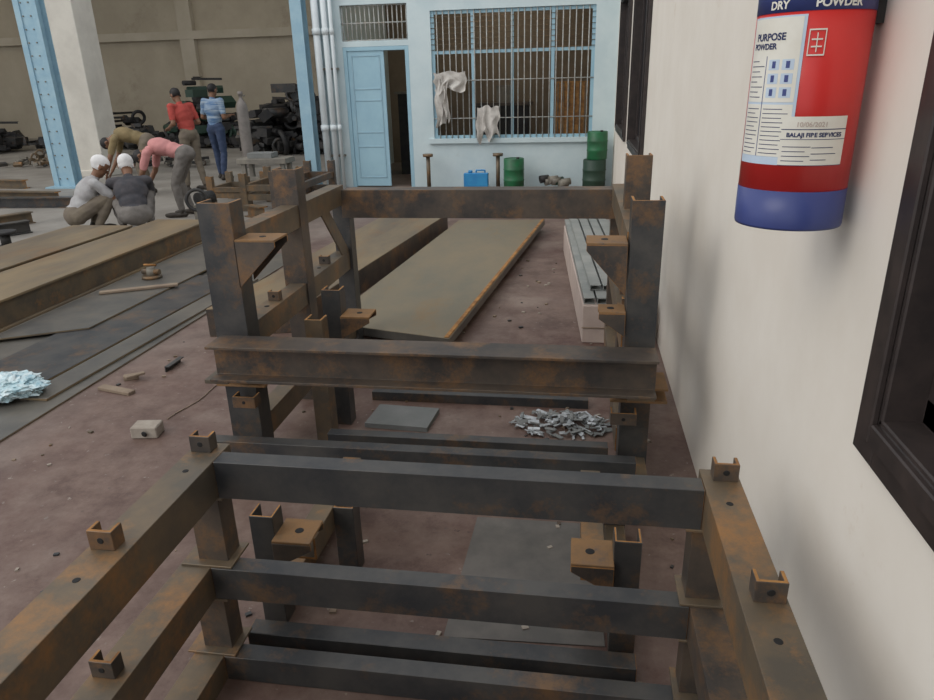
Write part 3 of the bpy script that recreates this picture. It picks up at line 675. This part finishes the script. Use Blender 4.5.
junk('scrap_metal_pile',-18.0,18.6,4.2,1.4,1.6,240,[M_BLACK,M_STEEL,M_BLACK],4)
junk('scrap_metal_pile',-11.5,15.0,3.0,1.0,.5,80,[M_STEEL,M_STEELR,M_BRASS],5)
junk('scrap_metal_pile',-14.5,13.0,4.0,1.2,.45,110,[M_STEEL,M_STEELR,M_BRASS],6)
junk('scrap_metal_pile',-9.0,14.6,2.0,.8,.4,70,[M_STEEL,M_BLACK,M_BRASS],8)
junk('scrap_metal_pile',-9.6,8.0,1.4,2.0,.16,40,[M_STEEL,M_STEELR,M_BRASS],9)
mb=MB(); mb.torus((-15.0,15.6,1.5),(.3,-1,0),.34,.025,M_BLACK); mb.torus((-15.0,15.6,1.5),(.3,-1,0),.2,.012,M_BLACK)
for k in range(4): 
    a=k*math.pi/4; q=Vector((math.cos(a)*.95,math.cos(a)*.3,math.sin(a)))*.34; mb.cyl(Vector((-15,15.6,1.5))-q,Vector((-15,15.6,1.5))+q,.012,.012,M_BLACK,8)
mb.box(-15.03,-14.97,15.6,15.68,0,1.2,M_BLACK); mb.box(-15.25,-14.75,15.4,15.9,0,.05,M_BLACK); mb.obj('pedestal_fan')
mb=MB(); mb.lathe(-6.8,14.3,[(.11,0),(.115,.02),(.115,1.15),(.10,1.25),(.06,1.33),(.035,1.36),(.035,1.43),(.05,1.43),(.05,1.5)],M_CYL,24); mb.cyl((-6.85,14.3,1.42),(-6.7,14.3,1.42),.015,.015,M_BRASS,8); mb.obj('gas_cylinder')
mb=MB(); mb.box(-5.25,-4.45,10.6,11.0,.46,.54,M_BRASS)
for x in (-5.2,-4.56):
    for y in (10.63,10.9): mb.box(x,x+.07,y,y+.07,0,.46,M_BRASS)
mb.box(-5.1,-4.7,10.68,10.95,.54,.62,M_GREY); mb.box(-5.2,-4.5,10.65,10.7,.2,.26,M_BRASS); mb.obj('welding_table',.005)
def small_frame(x,y,w,d,h,m):
    mb=MB()
    for xx in (x,x+w):
        for yy in (y,y+d): post(mb,xx,yy,0,h,.09,.08,.01,m,M_RUST)
    for z in (h-.15,h*.45):
        for yy in (y,y+d): mb.extr(pL(.06,.08,.009,-1),(x,yy,z-.08),(x+w,yy,z-.08),(0,0,1),m,M_RUST)
        for xx in (x,x+w): mb.extr(pC(.06,.08,.009,-1),(xx,y,z-.08),(xx,y+d,z-.08),(0,0,1),m,M_RUST)
    return mb.obj('steel_frame')
small_frame(-5.2,9.6,.55,.6,.40,M_STEELR); small_frame(-4.45,9.1,.5,.8,.5,M_STEELR); small_frame(-3.75,8.5,.35,1.2,.6,M_STEELB)
random.seed(3)
for (a,c) in (((-4.25,8.72),(-3.95,8.55)),((-12.5,10.3),(-7.9,9.9)),((-12.5,9.2),(-6.9,9.4)),((-8.6,6.6),(-8.0,8.6)),((-8.0,6.0),(-7.0,8.2)),((-12.5,11.6),(-9.6,11.3)),((-7.2,5.0),(-6.6,6.0)),((-7.4,6.2),(-6.55,7.6))):
    mb=MB(); mb.extr(pI(.13,.15,.014),(a[0],a[1],0),(c[0],c[1],0),(0,0,1),random.choice((M_STEELR,M_STEEL)),M_RUST); mb.obj('i_beam')
mb=MB(); mb.torus((-4.48,7.90,.34),(.4,-1,.1),.12,.02,M_BLACK); mb.cyl((-4.50,7.95,.34),(-4.42,8.15,.34),.08,.08,M_BLACK,18); mb.box(-4.56,-4.36,7.93,8.15,0,.27,M_BRASS); mb.obj('motor_pump')
mb=MB(); 
for i in range(5): mb.box(-9.6+i*.22,-9.5+i*.22,9.7,9.85,.01,.05,M_STEELR,rot=.2*i)
mb.obj('flat_bar_pile')

# ---------------------------------------------------------------- light
w=bpy.data.worlds.new('sky'); sc.world=w; w.use_nodes=True
bg=w.node_tree.nodes['Background']; bg.inputs[0].default_value=(.95,.965,1.0,1); bg.inputs[1].default_value=1.08
sun=bpy.data.lights.new('sun','SUN'); sun.energy=.9; sun.angle=math.radians(36); sun.color=(1,.95,.87)
so=bpy.data.objects.new('sun',sun); sc.collection.objects.link(so)
so.rotation_euler=Vector((.75,.62,-.75)).to_track_quat('-Z','Y').to_euler()
pl=bpy.data.lights.new('room_fill','POINT'); pl.energy=28; pl.shadow_soft_size=.2; pl.color=(1,.88,.72)  # added fill light without a fixture, lifts the dim room behind the window
po=bpy.data.objects.new('room_fill',pl); po.location=(-1.5,13.2,3.1); sc.collection.objects.link(po)
for i,x in enumerate((-20,-11)):  # added fill lights, no real fixtures: they warm and brighten the shed interior
    al=bpy.data.lights.new('shed_fill','AREA'); al.energy=45; al.size=3; al.color=(1,.92,.78)
    ao=bpy.data.objects.new('shed_fill',al); ao.location=(x,19.5,6.6); sc.collection.objects.link(ao)

# ---------------------------------------------------------------- camera
cam=bpy.data.cameras.new('camera'); cam.sensor_width=36; cam.lens=700/934*36; cam.clip_end=200
co=bpy.data.objects.new('camera',cam); sc.collection.objects.link(co); sc.camera=co
th=math.radians(21.06); ps=math.radians(9.01); rho=.0257
F=Vector((-math.sin(ps),math.cos(ps),0)); Rr=Vector((math.cos(ps),math.sin(ps),0)); Z=Vector((0,0,1))
C=F*math.cos(th)-Z*math.sin(th); U=F*math.sin(th)+Z*math.cos(th)
r2=(Rr-U*rho).normalized(); u2=(U+Rr*rho).normalized()
M=Matrix((r2,u2,-C)).transposed().to_4x4(); M.translation=Vector((0,0,1.6)); co.matrix_world=M

for o,wd in BEVELS:
    bv=o.modifiers.new('bevel','BEVEL'); bv.width=wd; bv.segments=1; bv.limit_method='ANGLE'; bv.angle_limit=.7
